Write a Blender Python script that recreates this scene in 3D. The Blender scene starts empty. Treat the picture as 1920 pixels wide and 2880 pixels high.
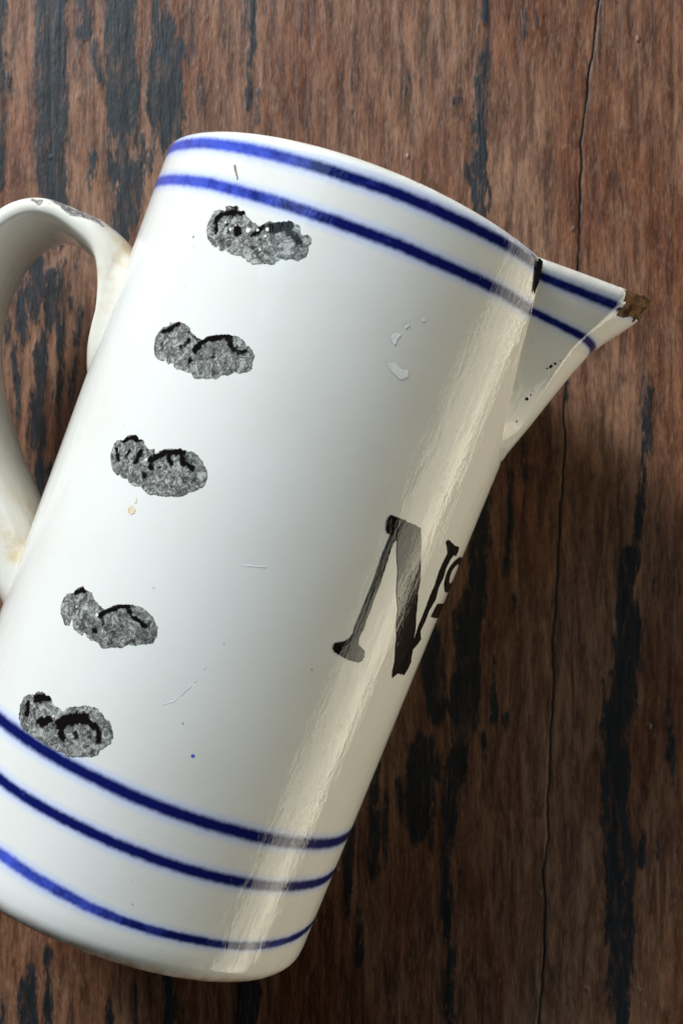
import bpy, math
import numpy as np
from mathutils import Matrix, Vector

# ---------------------------------------------------------------- camera, world, lamps, exposure
scene = bpy.context.scene
MM = 0.001
CAM_H = 363.83                       # camera height above the boards, millimetres
cam_data = bpy.data.cameras.new('camera')
cam = bpy.data.objects.new('camera', cam_data)
scene.collection.objects.link(cam)
cam.location = (0, 0, CAM_H * MM)
cam_data.sensor_fit = 'VERTICAL'
cam_data.sensor_height = 36.0
cam_data.lens = 51.0
cam_data.clip_start = 0.01
cam_data.clip_end = 50
cam_data.dof.use_dof = True
cam_data.dof.focus_distance = 0.281
cam_data.dof.aperture_fstop = 48
scene.camera = cam

world = bpy.data.worlds.new('World')
scene.world = world
world.use_nodes = True
wbg = world.node_tree.nodes['Background']
wbg.inputs['Color'].default_value = (0.80, 0.90, 1.0, 1)
wbg.inputs['Strength'].default_value = 0.012


def area_lamp(name, loc, target, sx, sy, watts, colour, roll=0.0):
    d = bpy.data.lights.new(name, 'AREA')
    d.shape = 'RECTANGLE'
    d.size, d.size_y = sx, sy
    d.energy = watts
    d.color = colour
    o = bpy.data.objects.new(name, d)
    scene.collection.objects.link(o)
    o.location = loc
    q = (Vector(target) - Vector(loc)).to_track_quat('-Z', 'Y')
    o.rotation_euler = (q.to_matrix() @ Matrix.Rotation(roll, 3, 'Z')).to_euler()
    return o


# big window, up and to the left of the picture; a low sunlit opening to the right
area_lamp('window_light', (-0.56, 0.99, 0.66), (0, 0, 0.04), 0.50, 0.36, 28, (0.92, 0.965, 1.0))
area_lamp('sky_window_light', (-0.42, 0.80, 1.05), (0, 0.05, 0.05), 1.0, 0.8, 5.0, (0.60, 0.83, 1.0))
area_lamp('doorway_light', (0.78, -0.45, 0.11), (0.0, -0.45, 0.11), 1.7, 0.28, 4.5, (1.0, 0.93, 0.74), math.radians(-9))
area_lamp('doorstep_light', (0.78, -0.45, -0.165), (0.0, -0.45, -0.165), 1.7, 0.26, 7.5, (1.0, 0.92, 0.70), math.radians(-9))

scene.cycles.max_bounces = 5
scene.cycles.diffuse_bounces = 3
scene.cycles.glossy_bounces = 3
scene.view_settings.view_transform = 'Standard'
scene.view_settings.look = 'None'
scene.view_settings.gamma = 1
scene.view_settings.exposure = 0
scene.view_settings.use_curve_mapping = False

# traced sizes of the prints on the jug and of the paint left on the boards, plus strips darkening the handle's shade, millimetres
MARKS = [([(-25.79, 51.93), (-26.04, 52.66), (-25.19, 53.16), (-23.1, 53.4), (-22.67, 52.64), (-21.32, 52.9), (-20.6, 52.07), (-18.79, 51.15), (-17.3, 50.87),
    (-16.49, 51.8), (-15.88, 52.37), (-14.91, 52.43), (-13.56, 52.77), (-11.78, 53.57), (-10.69, 53.63), (-9.58, 53.23), (-8.92, 51.91), (-7.65, 52.28), (-6.8,
    51.88), (-6.7, 51.0), (-6.95, 50.44), (-6.64, 49.63), (-6.5, 48.45), (-7.69, 47.09), (-8.53, 47.26), (-9.82, 46.5), (-10.96, 46.57), (-11.31, 45.84),
    (-11.85, 44.73), (-12.79, 44.65), (-14.56, 44.16), (-15.7, 43.65), (-16.92, 43.74), (-17.83, 44.25), (-18.7, 44.46), (-19.73, 44.17), (-20.9, 44.4),
    (-22.04, 44.49), (-22.54, 44.99), (-23.02, 44.16), (-23.92, 44.25), (-24.23, 45.35), (-24.78, 44.43), (-26.09, 44.92), (-27.4, 45.74), (-28.68, 47.69),
    (-28.76, 49.58), (-28.32, 51.25), (-27.33, 51.77)], [([(-25.99, 47.47), (-27.29, 50.19), (-25.71, 51.32), (-21.52, 52.53)], 0.83, 1), ([(-21.46, 49.03),
    (-21.21, 48.47)], 1.67, 1), ([(-17.96, 48.73), (-16.83, 50.15), (-16.51, 51.02)], 0.91, 1), ([(-14.96, 51.33), (-11.51, 52.89)], 1.82, 1), ([(-11.76,
    51.88), (-8.86, 50.54)], 1.14, 1), ([(-18.66, 46.66), (-15.91, 46.23)], 0.76, 0.6), ([(-16.36, 48.58), (-15.35, 48.57)], 0.76, 0.7), ([(-24.09, 49.48),
    (-23.27, 48.1)], 0.53, 0.8), ([(-8.52, 48.03), (-8.46, 49.91)], 0.91, 0.6), ([(-12.41, 47.8), (-11.04, 48.41)], 0.61, 0.5), ([(-24.36, 53.03), (-23.2,
    52.99)], 0.61, 0.9)], [(-23.02, 48.79, 0.42), (-22.19, 49.86, 0.24), (-19.21, 49.63, 0.68), (-17.42, 50.13, 0.42), (-15.52, 50.85, 0.53), (-24.72, 49.8,
    0.38), (-15.55, 46.8, 0.42), (-16.81, 47.82, 0.18), (-15.39, 49.49, 0.38)]), ([(-28.83, 28.16), (-26.8, 28.82), (-25.57, 28.82), (-23.82, 28.5), (-23.26,
    27.7), (-21.7, 27.2), (-20.4, 26.8), (-19.68, 27.65), (-18.43, 28.5), (-17.06, 29.01), (-15.59, 29.64), (-13.67, 29.89), (-12.23, 29.6), (-11.08, 28.76),
    (-10.51, 28.96), (-9.62, 28.34), (-9.04, 27.47), (-8.89, 26.28), (-8.68, 25.11), (-9.42, 24.14), (-10.59, 23.41), (-11.58, 23.45), (-12.61, 22.31), (-13.76,
    21.83), (-14.75, 20.95), (-15.65, 20.64), (-17.21, 20.2), (-18.05, 19.69), (-19.12, 19.66), (-19.97, 20.33), (-20.84, 20.22), (-22.7, 20.13), (-23.93,
    20.24), (-24.95, 20.91), (-25.81, 20.35), (-26.47, 20.65), (-27.5, 22.6), (-26.98, 20.83), (-28.29, 20.64), (-29.72, 21.24), (-30.74, 22.28), (-31.38,
    23.9), (-31.23, 25.37), (-30.43, 26.91), (-29.02, 27.24)], [([(-30.25, 25.92), (-28.13, 27.22), (-26.97, 28.3)], 0.83, 1), ([(-23.71, 27.42), (-20.79,
    26.84)], 0.38, 0.8), ([(-24.12, 24.46), (-22.97, 26.21)], 0.76, 0.9), ([(-20.75, 24.65), (-20.02, 26.76), (-18.22, 28.02), (-15.09, 29.26)], 1.21, 1),
    ([(-15.19, 29.07), (-14.13, 27.71), (-12.22, 27.12), (-10.99, 27.7)], 0.99, 1), ([(-21.4, 22.73), (-20.98, 22.22)], 0.68, 0.9), ([(-17.51, 26.76), (-16.66,
    24.53)], 0.27, 0.8), ([(-29.5, 24.49), (-28.35, 22.7)], 0.61, 0.6), ([(-11.62, 25.61), (-10.37, 24.5)], 1.82, 0.4), ([(-12.41, 23.47), (-11.49, 23.64)],
    0.61, 0.6), ([(-15.82, 23.55), (-15.56, 22.08)], 0.53, 0.5)], [(-22.28, 25.54, 0.21), (-24.94, 25.58, 0.21), (-26.1, 27.81, 0.21), (-27.08, 21.75, 0.18)]),
    ([(-29.46, 4.14), (-28.72, 4.91), (-26.94, 5.35), (-26.04, 4.82), (-24.87, 5.02), (-24.05, 4.16), (-22.62, 3.67), (-21.75, 4.11), (-21.18, 3.51), (-20.08,
    4.43), (-19.07, 5.09), (-16.55, 5.96), (-14.96, 6.36), (-13.48, 6.5), (-11.86, 5.84), (-10.65, 4.88), (-9.64, 4.01), (-9.21, 2.92), (-9.15, 1.53), (-9.62,
    0.65), (-10.63, -0.12), (-11.69, -1.22), (-12.66, -2.13), (-14.37, -3.0), (-15.11, -2.88), (-15.58, -3.44), (-17.62, -3.71), (-19.24, -4.2), (-20.37,
    -3.81), (-21.51, -3.41), (-23.32, -3.78), (-24.86, -3.57), (-25.45, -2.8), (-26.01, -3.38), (-26.94, -3.28), (-27.48, -2.65), (-28.11, -3.16), (-29.4,
    -2.91), (-30.97, -1.59), (-31.92, 0.08), (-31.98, 2.16), (-31.17, 3.34), (-30.05, 3.49)], [([(-29.56, 3.47), (-28.27, 4.48), (-25.42, 4.85)], 0.91, 1),
    ([(-30.87, 1.5), (-29.14, -0.58)], 0.61, 1), ([(-24.8, 0.59), (-24.41, 2.78)], 0.91, 1), ([(-21.0, 0.56), (-21.56, 1.8), (-20.07, 3.57), (-18.8, 4.47),
    (-15.73, 5.69)], 1.14, 1), ([(-18.62, 4.06), (-17.18, 2.83)], 0.68, 1), ([(-16.08, 5.26), (-14.73, 3.7), (-12.4, 3.45)], 0.99, 1), ([(-22.08, -0.91),
    (-21.57, -1.37)], 0.91, 0.9), ([(-12.0, 2.03), (-11.41, 1.0)], 1.36, 0.5), ([(-27.66, 1.14), (-27.17, 1.93)], 0.61, 0.9), ([(-19.04, 1.23), (-18.78, 1.48)],
    0.61, 0.8), ([(-24.38, 0.56), (-22.14, 0.5)], 0.61, 0.6)], [(-28.04, 1.67, 0.39), (-22.74, 1.81, 0.52), (-27.64, -2.13, 0.27), (-30.1, 1.63, 0.18), (-18.15,
    1.94, 0.15), (-22.51, -0.18, 0.21)]), ([(-27.91, -27.0), (-26.55, -25.87), (-25.12, -26.08), (-23.62, -26.09), (-22.71, -27.11), (-21.23, -27.66), (-19.65,
    -28.1), (-19.09, -27.64), (-17.43, -26.29), (-15.27, -25.37), (-13.69, -24.91), (-12.03, -24.73), (-10.66, -25.14), (-9.26, -25.69), (-7.89, -27.04),
    (-7.44, -28.59), (-7.58, -29.9), (-8.85, -30.88), (-9.89, -31.21), (-10.97, -31.88), (-12.21, -32.22), (-13.15, -33.31), (-14.85, -33.91), (-16.98, -34.91),
    (-17.92, -34.49), (-18.75, -34.34), (-20.85, -34.45), (-21.96, -33.6), (-22.24, -34.51), (-23.9, -34.11), (-24.82, -34.22), (-26.0, -32.34), (-26.29,
    -33.09), (-26.08, -34.13), (-27.65, -33.99), (-28.15, -33.29), (-29.38, -32.6), (-30.04, -31.22), (-30.19, -29.65), (-29.61, -28.48), (-28.03, -27.85)],
    [([(-27.68, -27.64), (-25.86, -26.34)], 1.14, 1), ([(-19.85, -29.37), (-18.64, -27.79), (-16.78, -26.51), (-14.85, -25.52)], 0.99, 1), ([(-15.1, -25.78),
    (-13.35, -26.99), (-11.06, -27.5), (-10.11, -27.75)], 0.76, 1), ([(-20.14, -32.34), (-19.61, -32.45)], 1.06, 1), ([(-19.34, -29.64), (-18.72, -31.0)], 0.33,
    0.9), ([(-23.05, -30.27), (-22.18, -31.22)], 1.06, 0.6), ([(-9.96, -28.96), (-8.94, -29.81)], 1.97, 0.45), ([(-28.36, -30.3), (-27.29, -31.85)], 0.61, 0.6),
    ([(-16.47, -28.05), (-15.65, -28.68)], 0.76, 0.6), ([(-11.23, -31.67), (-11.0, -30.16)], 0.68, 0.6)], [(-26.19, -29.81, 0.33), (-23.74, -29.49, 0.3),
    (-20.86, -29.52, 0.49), (-28.26, -30.13, 0.18), (-16.59, -32.09, 0.15)]), ([(-27.77, -48.09), (-25.97, -47.94), (-24.39, -47.95), (-23.56, -48.74), (-22.04,
    -49.24), (-20.38, -49.28), (-19.42, -48.33), (-18.27, -47.45), (-17.37, -47.32), (-16.37, -46.59), (-14.78, -46.01), (-13.41, -45.84), (-12.11, -46.42),
    (-11.53, -46.97), (-10.21, -47.22), (-9.13, -48.2), (-8.3, -49.61), (-8.32, -51.03), (-9.11, -51.99), (-9.77, -52.9), (-10.02, -53.95), (-11.04, -54.85),
    (-12.41, -55.35), (-13.91, -56.05), (-14.75, -56.65), (-15.83, -56.71), (-16.64, -56.57), (-18.5, -56.72), (-20.55, -56.63), (-22.67, -56.56), (-24.12,
    -56.69), (-26.59, -56.35), (-28.02, -56.37), (-29.26, -55.74), (-30.62, -54.33), (-31.33, -52.5), (-31.13, -50.62), (-30.08, -49.73), (-28.56, -49.29)],
    [([(-27.75, -49.86), (-24.62, -48.37)], 1.29, 1), ([(-28.58, -53.19), (-29.29, -51.53)], 1.21, 1), ([(-24.52, -53.32), (-22.68, -52.23)], 1.44, 1),
    ([(-19.78, -51.83), (-18.34, -50.27), (-15.27, -48.68)], 2.12, 1), ([(-15.33, -48.54), (-13.42, -49.18), (-11.58, -49.37), (-10.94, -51.32)], 1.21, 1),
    ([(-18.93, -53.23), (-18.07, -53.83)], 1.21, 1), ([(-15.91, -52.28), (-15.64, -52.49)], 0.99, 0.9), ([(-13.04, -50.92), (-12.6, -51.54)], 0.91, 0.7),
    ([(-26.97, -51.73), (-25.99, -53.11)], 0.61, 0.8), ([(-21.11, -52.86), (-19.64, -52.57)], 0.91, 0.7)], [(-27.45, -51.2, 0.24), (-25.04, -50.79, 0.21),
    (-22.05, -50.93, 0.39), (-24.59, -55.79, 0.18), (-25.17, -50.12, 0.18)])]
LETTER_N = [[(29.34, 5.36), (30.93, 4.81), (30.93, 3.81), (30.88, 2.39), (31.16, -0.15), (31.49, -3.28), (31.64, -6.07), (31.74, -9.27), (31.83, -11.47),
    (31.88, -13.08), (32.1, -14.24), (31.69, -14.74), (31.77, -16.13), (32.32, -17.43), (34.67, -18.16), (35.17, -19.29), (35.04, -20.34), (33.91, -20.86),
    (31.46, -20.85), (30.02, -20.57), (27.35, -20.2), (26.58, -19.59), (26.49, -18.41), (28.71, -17.45), (29.56, -16.65), (29.79, -15.58), (29.79, -12.57),
    (29.74, -8.96), (29.7, -5.36), (29.61, -2.17), (29.34, 1.36), (29.47, 3.6)], [(27.16, 7.71), (27.59, 8.83), (28.63, 8.75), (31.81, 8.68), (34.7, 8.55),
    (36.41, 8.48), (38.33, 5.67), (40.09, 2.77), (43.06, -1.64), (43.85, -4.21), (44.46, -4.74), (46.66, -8.43), (49.08, -11.34), (50.07, -13.39), (52.11,
    -15.82), (53.84, -18.33), (54.23, -18.11), (54.01, -20.05), (53.15, -21.46), (49.13, -21.3), (47.36, -22.47), (46.23, -20.88), (45.62, -18.83), (43.7,
    -16.11), (42.54, -13.76), (40.67, -11.35), (39.43, -8.47), (36.92, -5.27), (34.96, -1.22), (32.58, 2.24), (31.77, 4.24), (30.93, 4.81), (29.34, 5.36),
    (28.45, 5.11), (27.8, 5.91)], [(47.09, 7.38), (47.0, 7.99), (48.37, 8.1), (51.91, 7.42), (54.93, 7.53), (55.68, 6.52), (55.34, 5.41), (53.72, 5.48), (52.64,
    4.73), (52.11, 2.54), (52.72, 0.47), (52.42, -1.91), (53.55, -4.39), (52.29, -7.05), (52.56, -9.38), (52.03, -11.55), (53.73, -12.96), (54.66, -13.15),
    (54.01, -14.24), (52.11, -15.82), (50.7, -15.05), (50.25, -12.52), (49.82, -10.01), (49.97, -7.03), (49.64, -4.09), (49.89, -1.73), (49.28, 0.95), (49.34,
    3.49), (49.74, 5.45), (48.39, 6.53)]]
MISC = {'chips': [[(13.37, 40.44), (13.91, 41.36), (14.79, 41.46), (15.51, 41.31), (15.02, 40.23), (14.94, 38.87), (14.07, 39.4)], [(15.3, 43.17), (15.83,
    43.92), (16.26, 43.57), (15.84, 42.77)], [(17.72, 45.76), (18.48, 46.25), (18.82, 45.68), (18.29, 45.11)], [(14.83, 35.29), (16.11, 36.07), (17.34, 35.41),
    (19.23, 35.53), (19.92, 34.64), (18.63, 33.52), (17.31, 33.89), (15.87, 34.38)]], 'scratch': [[(-27.77, 60.8), (-27.43, 61.04), (-25.49, 58.56), (-25.78,
    58.24)]], 'stain': [(-21.8, -8.4)], 'dot': [(7.47, -47.53)], 'lines': [[(3.8, -29.59), (2.34, -35.02), (0.27, -38.92), (-2.5, -41.06)], [(5.35, -24.39),
    (4.84, -26.53)], [(3.35, -10.07), (7.34, -8.92)]]}
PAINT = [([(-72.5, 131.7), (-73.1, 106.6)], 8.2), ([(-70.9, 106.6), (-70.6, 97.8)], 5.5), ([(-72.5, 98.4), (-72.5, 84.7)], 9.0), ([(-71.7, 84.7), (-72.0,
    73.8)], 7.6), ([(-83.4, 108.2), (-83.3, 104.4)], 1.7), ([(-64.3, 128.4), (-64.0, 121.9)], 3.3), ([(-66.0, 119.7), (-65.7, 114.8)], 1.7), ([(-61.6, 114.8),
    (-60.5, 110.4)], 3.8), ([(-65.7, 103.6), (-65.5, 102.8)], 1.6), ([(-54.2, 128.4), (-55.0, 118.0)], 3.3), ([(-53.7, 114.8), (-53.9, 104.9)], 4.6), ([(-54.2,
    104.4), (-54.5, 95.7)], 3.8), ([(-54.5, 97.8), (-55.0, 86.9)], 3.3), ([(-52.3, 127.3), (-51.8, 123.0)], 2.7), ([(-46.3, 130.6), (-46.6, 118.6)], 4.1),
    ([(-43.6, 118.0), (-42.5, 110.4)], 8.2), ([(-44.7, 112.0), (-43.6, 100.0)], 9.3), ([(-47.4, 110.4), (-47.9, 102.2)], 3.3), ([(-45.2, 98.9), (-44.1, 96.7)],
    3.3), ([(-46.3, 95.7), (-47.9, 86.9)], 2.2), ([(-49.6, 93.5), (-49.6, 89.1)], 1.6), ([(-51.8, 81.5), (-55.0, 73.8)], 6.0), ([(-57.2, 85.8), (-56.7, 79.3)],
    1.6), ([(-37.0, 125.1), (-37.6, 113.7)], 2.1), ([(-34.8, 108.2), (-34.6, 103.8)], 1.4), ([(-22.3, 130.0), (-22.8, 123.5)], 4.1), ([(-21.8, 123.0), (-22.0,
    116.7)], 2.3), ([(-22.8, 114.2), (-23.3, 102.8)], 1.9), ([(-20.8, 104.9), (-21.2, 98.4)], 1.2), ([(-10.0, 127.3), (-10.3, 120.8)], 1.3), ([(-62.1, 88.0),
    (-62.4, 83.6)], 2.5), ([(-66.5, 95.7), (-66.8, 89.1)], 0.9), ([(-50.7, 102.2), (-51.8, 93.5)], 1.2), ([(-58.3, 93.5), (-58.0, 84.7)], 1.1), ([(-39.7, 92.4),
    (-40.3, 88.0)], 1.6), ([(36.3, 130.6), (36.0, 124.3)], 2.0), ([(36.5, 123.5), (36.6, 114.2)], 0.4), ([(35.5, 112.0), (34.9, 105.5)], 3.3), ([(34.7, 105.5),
    (35.5, 95.7)], 4.3), ([(34.9, 95.7), (34.9, 89.1)], 4.4), ([(34.7, 86.9), (34.9, 73.8)], 4.9), ([(46.1, 126.2), (46.1, 120.2)], 0.7), ([(48.9, 125.7),
    (49.0, 121.9)], 0.6), ([(16.9, 108.2), (16.1, 104.4)], 1.1), ([(15.8, 103.8), (16.1, 99.5)], 1.3), ([(27.8, 102.5), (30.0, 103.0)], 1.2), ([(29.8, 98.9),
    (29.9, 93.5)], 0.7), ([(31.1, 85.8), (31.2, 83.6)], 1.9), ([(2.7, 110.9), (2.5, 106.6)], 1.3), ([(2.5, 100.0), (2.6, 97.8)], 1.6), ([(65.2, 76.0), (65.0,
    72.7)], 0.9), ([(76.4, 32.0), (76.4, 15.6)], 3.8), ([(75.9, 12.3), (75.8, 3.0)], 2.6), ([(45.3, 18.9), (45.3, 11.2)], 2.5), ([(41.8, 13.9), (41.8, 1.9)],
    2.2), ([(56.2, 33.6), (56.2, 29.2)], 0.8), ([(75.1, 12.7), (73.8, -12.4)], 2.4), ([(71.6, -13.5), (70.0, -28.8)], 4.4), ([(70.5, -28.8), (70.5, -41.9)],
    5.5), ([(42.7, 9.4), (41.6, -13.5)], 2.4), ([(35.6, 5.0), (33.4, -24.5)], 5.5), ([(37.8, -35.4), (38.3, -50.7)], 1.5), ([(43.2, -22.3), (43.2, -28.8)],
    1.1), ([(78.2, -16.8), (78.2, -26.6)], 0.9), ([(83.1, -57.2), (83.1, -68.1)], 0.9), ([(72.4, -28.6), (72.4, -42.5)], 6.1), ([(71.8, -42.5), (71.2, -46.6)],
    7.0), ([(65.7, -43.1), (65.7, -56.5)], 1.5), ([(69.5, -46.6), (68.6, -59.9)], 7.3), ([(68.6, -64.0), (68.6, -75.0)], 8.4), ([(65.7, -75.0), (66.3, -79.7)],
    1.5), ([(69.5, -80.2), (69.5, -104.6)], 7.7), ([(70.1, -106.4), (69.8, -119.1)], 7.3), ([(70.6, -119.1), (70.1, -130.7)], 4.6), ([(82.2, -47.8), (82.2,
    -50.1)], 1.4), ([(82.0, -55.3), (82.0, -62.3)], 1.6), ([(75.6, -81.4), (75.3, -86.6)], 2.1), ([(79.3, -83.1), (79.3, -86.0)], 1.2), ([(31.8, -27.5), (30.6,
    -49.5)], 7.8), ([(29.5, -48.3), (29.2, -64.6)], 5.2), ([(27.7, -64.6), (27.1, -84.3)], 4.4), ([(26.6, -84.3), (26.4, -104.6)], 3.8), ([(27.4, -111.0),
    (27.1, -131.9)], 3.2), ([(22.5, -34.4), (23.7, -47.2)], 6.4), ([(20.5, -63.4), (19.0, -74.4)], 8.1), ([(22.5, -75.0), (22.5, -83.1)], 2.0), ([(8.3, -55.3),
    (8.0, -87.8)], 3.8), ([(11.4, -72.7), (11.2, -87.8)], 1.9), ([(2.5, -79.7), (1.7, -98.8)], 2.4), ([(4.2, -101.1), (3.9, -112.2)], 1.9), ([(37.9, -45.4),
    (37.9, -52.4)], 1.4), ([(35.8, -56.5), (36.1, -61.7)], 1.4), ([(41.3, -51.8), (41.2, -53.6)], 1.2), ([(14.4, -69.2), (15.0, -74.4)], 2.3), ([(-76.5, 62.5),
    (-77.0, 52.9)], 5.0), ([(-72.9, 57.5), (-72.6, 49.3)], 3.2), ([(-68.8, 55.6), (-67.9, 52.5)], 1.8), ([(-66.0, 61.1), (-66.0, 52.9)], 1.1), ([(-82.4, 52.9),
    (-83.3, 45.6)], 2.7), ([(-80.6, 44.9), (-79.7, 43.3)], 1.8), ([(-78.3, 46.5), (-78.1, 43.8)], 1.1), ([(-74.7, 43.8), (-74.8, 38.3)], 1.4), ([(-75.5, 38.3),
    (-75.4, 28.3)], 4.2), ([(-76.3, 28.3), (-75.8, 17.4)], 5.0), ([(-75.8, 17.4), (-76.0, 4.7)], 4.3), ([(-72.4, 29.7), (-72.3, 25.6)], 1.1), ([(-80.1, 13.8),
    (-80.1, 7.4)], 0.6), ([(-79.7, 56.5), (-80.6, 47.4)], 4.1), ([(-70.6, 60.6), (-70.1, 50.2)], 2.7), ([(-65.6, 50.2), (-66.5, 36.5)], 1.8), ([(-70.6, 46.5),  # extra strips added to darken the shaded wood inside the handle
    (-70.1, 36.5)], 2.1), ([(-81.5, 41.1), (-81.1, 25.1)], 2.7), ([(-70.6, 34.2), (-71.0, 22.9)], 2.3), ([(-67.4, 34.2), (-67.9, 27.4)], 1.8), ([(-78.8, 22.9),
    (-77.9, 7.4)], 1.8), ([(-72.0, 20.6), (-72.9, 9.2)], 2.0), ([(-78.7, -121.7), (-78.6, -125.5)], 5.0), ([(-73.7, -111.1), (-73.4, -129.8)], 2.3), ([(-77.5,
    -116.1), (-76.8, -118.6)], 1.9), ([(-58.1, -124.8), (-57.8, -129.8)], 2.5), ([(-43.1, -118.0), (-43.1, -129.8)], 3.3), ([(-23.1, -118.6), (-23.7, -129.8)],
    5.6), ([(-51.5, -119.2), (-51.5, -129.8)], 1.3), ([(1.5, -87.3), (1.5, -97.3)], 1.8), ([(4.5, -100.4), (4.5, -111.7)], 1.3), ([(-85.0, -124.2), (-85.0,
    -129.8)], 1.9), ([(207.7, 31.2), (208.1, -56.6)], 6.9), ([(-186.6, 314.3), (-187.0, 303.8)], 5.0), ([(109.2, -199.5), (110.1, -278.6)], 3.1), ([(13.6,
    -324.1), (12.7, -365.0)], 8.7), ([(-71.0, 296.3), (-70.3, 223.4)], 3.2), ([(-260.7, 66.5), (-260.2, 43.1)], 4.9), ([(-22.8, 288.8), (-23.6, 237.1)], 3.1),
    ([(27.6, 176.5), (27.3, 152.2)], 5.5), ([(60.5, -162.6), (60.8, -217.0)], 8.3), ([(-109.5, 90.8), (-109.5, 65.5)], 3.3), ([(182.2, -45.0), (182.0, -121.4)],
    8.3), ([(0.4, 228.0), (0.6, 149.1)], 2.6), ([(13.6, -168.0), (14.4, -236.6)], 5.6), ([(16.9, -287.1), (16.1, -340.3)], 6.3), ([(-109.1, 176.7), (-109.9,
    162.8)], 6.8), ([(142.9, -8.1), (143.0, -82.9)], 8.5), ([(50.1, -231.8), (50.9, -271.0)], 4.5), ([(-200.8, -18.1), (-200.5, -59.5)], 5.1), ([(-163.0,
    -57.8), (-162.2, -101.3)], 8.9), ([(27.4, -275.1), (27.7, -343.7)], 7.8), ([(-117.6, -291.1), (-118.3, -350.1)], 7.3), ([(117.1, -60.3), (116.4, -145.8)],
    8.6), ([(-55.6, 173.6), (-54.7, 103.4)], 8.8), ([(-279.0, -319.5), (-279.9, -372.9)], 6.6), ([(-68.3, -150.2), (-67.8, -236.1)], 2.0), ([(-247.9, 86.9),
    (-248.0, 53.9)], 7.5), ([(-114.1, 281.0), (-114.0, 213.4)], 3.3), ([(-85.0, 173.5), (-85.8, 84.2)], 2.9), ([(88.5, 220.3), (89.2, 203.2)], 7.5), ([(141.2,
    -113.3), (142.1, -149.1)], 8.4), ([(208.6, 203.0), (207.7, 186.0)], 5.9), ([(149.5, 253.6), (150.4, 192.6)], 3.1), ([(-183.7, -110.6), (-184.0, -141.1)],
    2.8), ([(-102.9, -310.3), (-102.1, -363.4)], 5.1), ([(190.0, 154.8), (189.7, 78.8)], 8.4), ([(-202.8, -60.7), (-203.1, -129.7)], 8.2), ([(151.8, -221.0),
    (150.9, -249.5)], 8.0)]
CRACK = [(-148.0, 48.87), (-128.4, 49.49), (-113.3, 50.29), (-98.8, 51.19), (-90.1, 50.65), (-81.4, 51.81), (-69.8, 51.81), (-46.6, 53.24), (-32.1, 52.97),
    (-9.8, 54.22), (15.9, 55.73), (21.4, 55.82), (29.6, 56.09), (48.2, 57.78), (62.9, 59.21), (73.8, 59.48), (85.9, 60.01), (92.9, 59.75), (103.9, 61.71),
    (117.5, 63.31), (128.4, 64.92), (146.2, 64.92)]



# ---------------------------------------------------------------- small helpers
def hash01(ix, iy, seed):
    n = (ix.astype(np.int64) * 374761393 + iy.astype(np.int64) * 668265263 + seed * 974634777) & 0xffffffff
    n = ((n ^ (n >> 13)) * 1274126177) & 0xffffffff
    n = n ^ (n >> 16)
    return (n & 0xffff) / 65535.0


def vnoise(x, y, seed=0):
    x = np.asarray(x, float); y = np.asarray(y, float)
    ix = np.floor(x); iy = np.floor(y)
    fx = x - ix; fy = y - iy
    fx = fx * fx * (3 - 2 * fx); fy = fy * fy * (3 - 2 * fy)
    a = hash01(ix, iy, seed); b = hash01(ix + 1, iy, seed)
    c = hash01(ix, iy + 1, seed); d = hash01(ix + 1, iy + 1, seed)
    return (a * (1 - fx) + b * fx) * (1 - fy) + (c * (1 - fx) + d * fx) * fy


def fbm(x, y, seed=0, octaves=3):
    v = 0; amp = 0.5; tot = 0
    for i in range(octaves):
        v = v + amp * vnoise(x * 2 ** i, y * 2 ** i, seed + 17 * i); tot += amp; amp *= 0.5
    return v / tot


def sstep(a, b, x):
    t = np.clip((x - a) / (b - a), 0, 1)
    return t * t * (3 - 2 * t)


def seg_dist(X, Y, pts, closed=False):
    pts = list(pts)
    if closed: pts = pts + [pts[0]]
    best = np.full(X.shape, 1e9)
    if len(pts) == 1: return np.hypot(X - pts[0][0], Y - pts[0][1])
    for (ax, ay), (bx, by) in zip(pts[:-1], pts[1:]):
        dx, dy = bx - ax, by - ay
        t = np.clip(((X - ax) * dx + (Y - ay) * dy) / (dx * dx + dy * dy + 1e-12), 0, 1)
        best = np.minimum(best, np.hypot(X - ax - t * dx, Y - ay - t * dy))
    return best


def poly_sdf(X, Y, pts):
    inside = np.zeros(X.shape, bool)
    n = len(pts)
    for i in range(n):
        ax, ay = pts[i]; bx, by = pts[(i + 1) % n]
        if ay == by: continue
        inside ^= ((ay > Y) != (by > Y)) & (X < (bx - ax) * (Y - ay) / (by - ay) + ax)
    d = seg_dist(X, Y, pts, True)
    return np.where(inside, -d, d)


def make_mesh(name, verts, faces, attrs=None, smooth=True):
    me = bpy.data.meshes.new(name)
    verts = np.asarray(verts, np.float32)
    faces = np.asarray(faces, np.int32)
    nv, nf = len(verts), len(faces)
    k = faces.shape[1]
    me.vertices.add(nv)
    me.vertices.foreach_set('co', verts.ravel())
    me.loops.add(nf * k)
    me.loops.foreach_set('vertex_index', faces.ravel())
    me.polygons.add(nf)
    me.polygons.foreach_set('loop_start', np.arange(0, nf * k, k, dtype=np.int32))
    me.polygons.foreach_set('loop_total', np.full(nf, k, np.int32))
    me.update(calc_edges=True)
    me.validate()
    me.polygons.foreach_set('use_smooth', np.full(len(me.polygons), smooth))
    for key, val in (attrs or {}).items():
        a = me.attributes.new(key, 'FLOAT', 'POINT')
        a.data.foreach_set('value', np.asarray(val, np.float32).ravel())
    return me


def link(name, mesh, mat, parent=None):
    o = bpy.data.objects.new(name, mesh)
    scene.collection.objects.link(o)
    if mat: mesh.materials.append(mat)
    if parent: o.parent = parent
    return o


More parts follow.
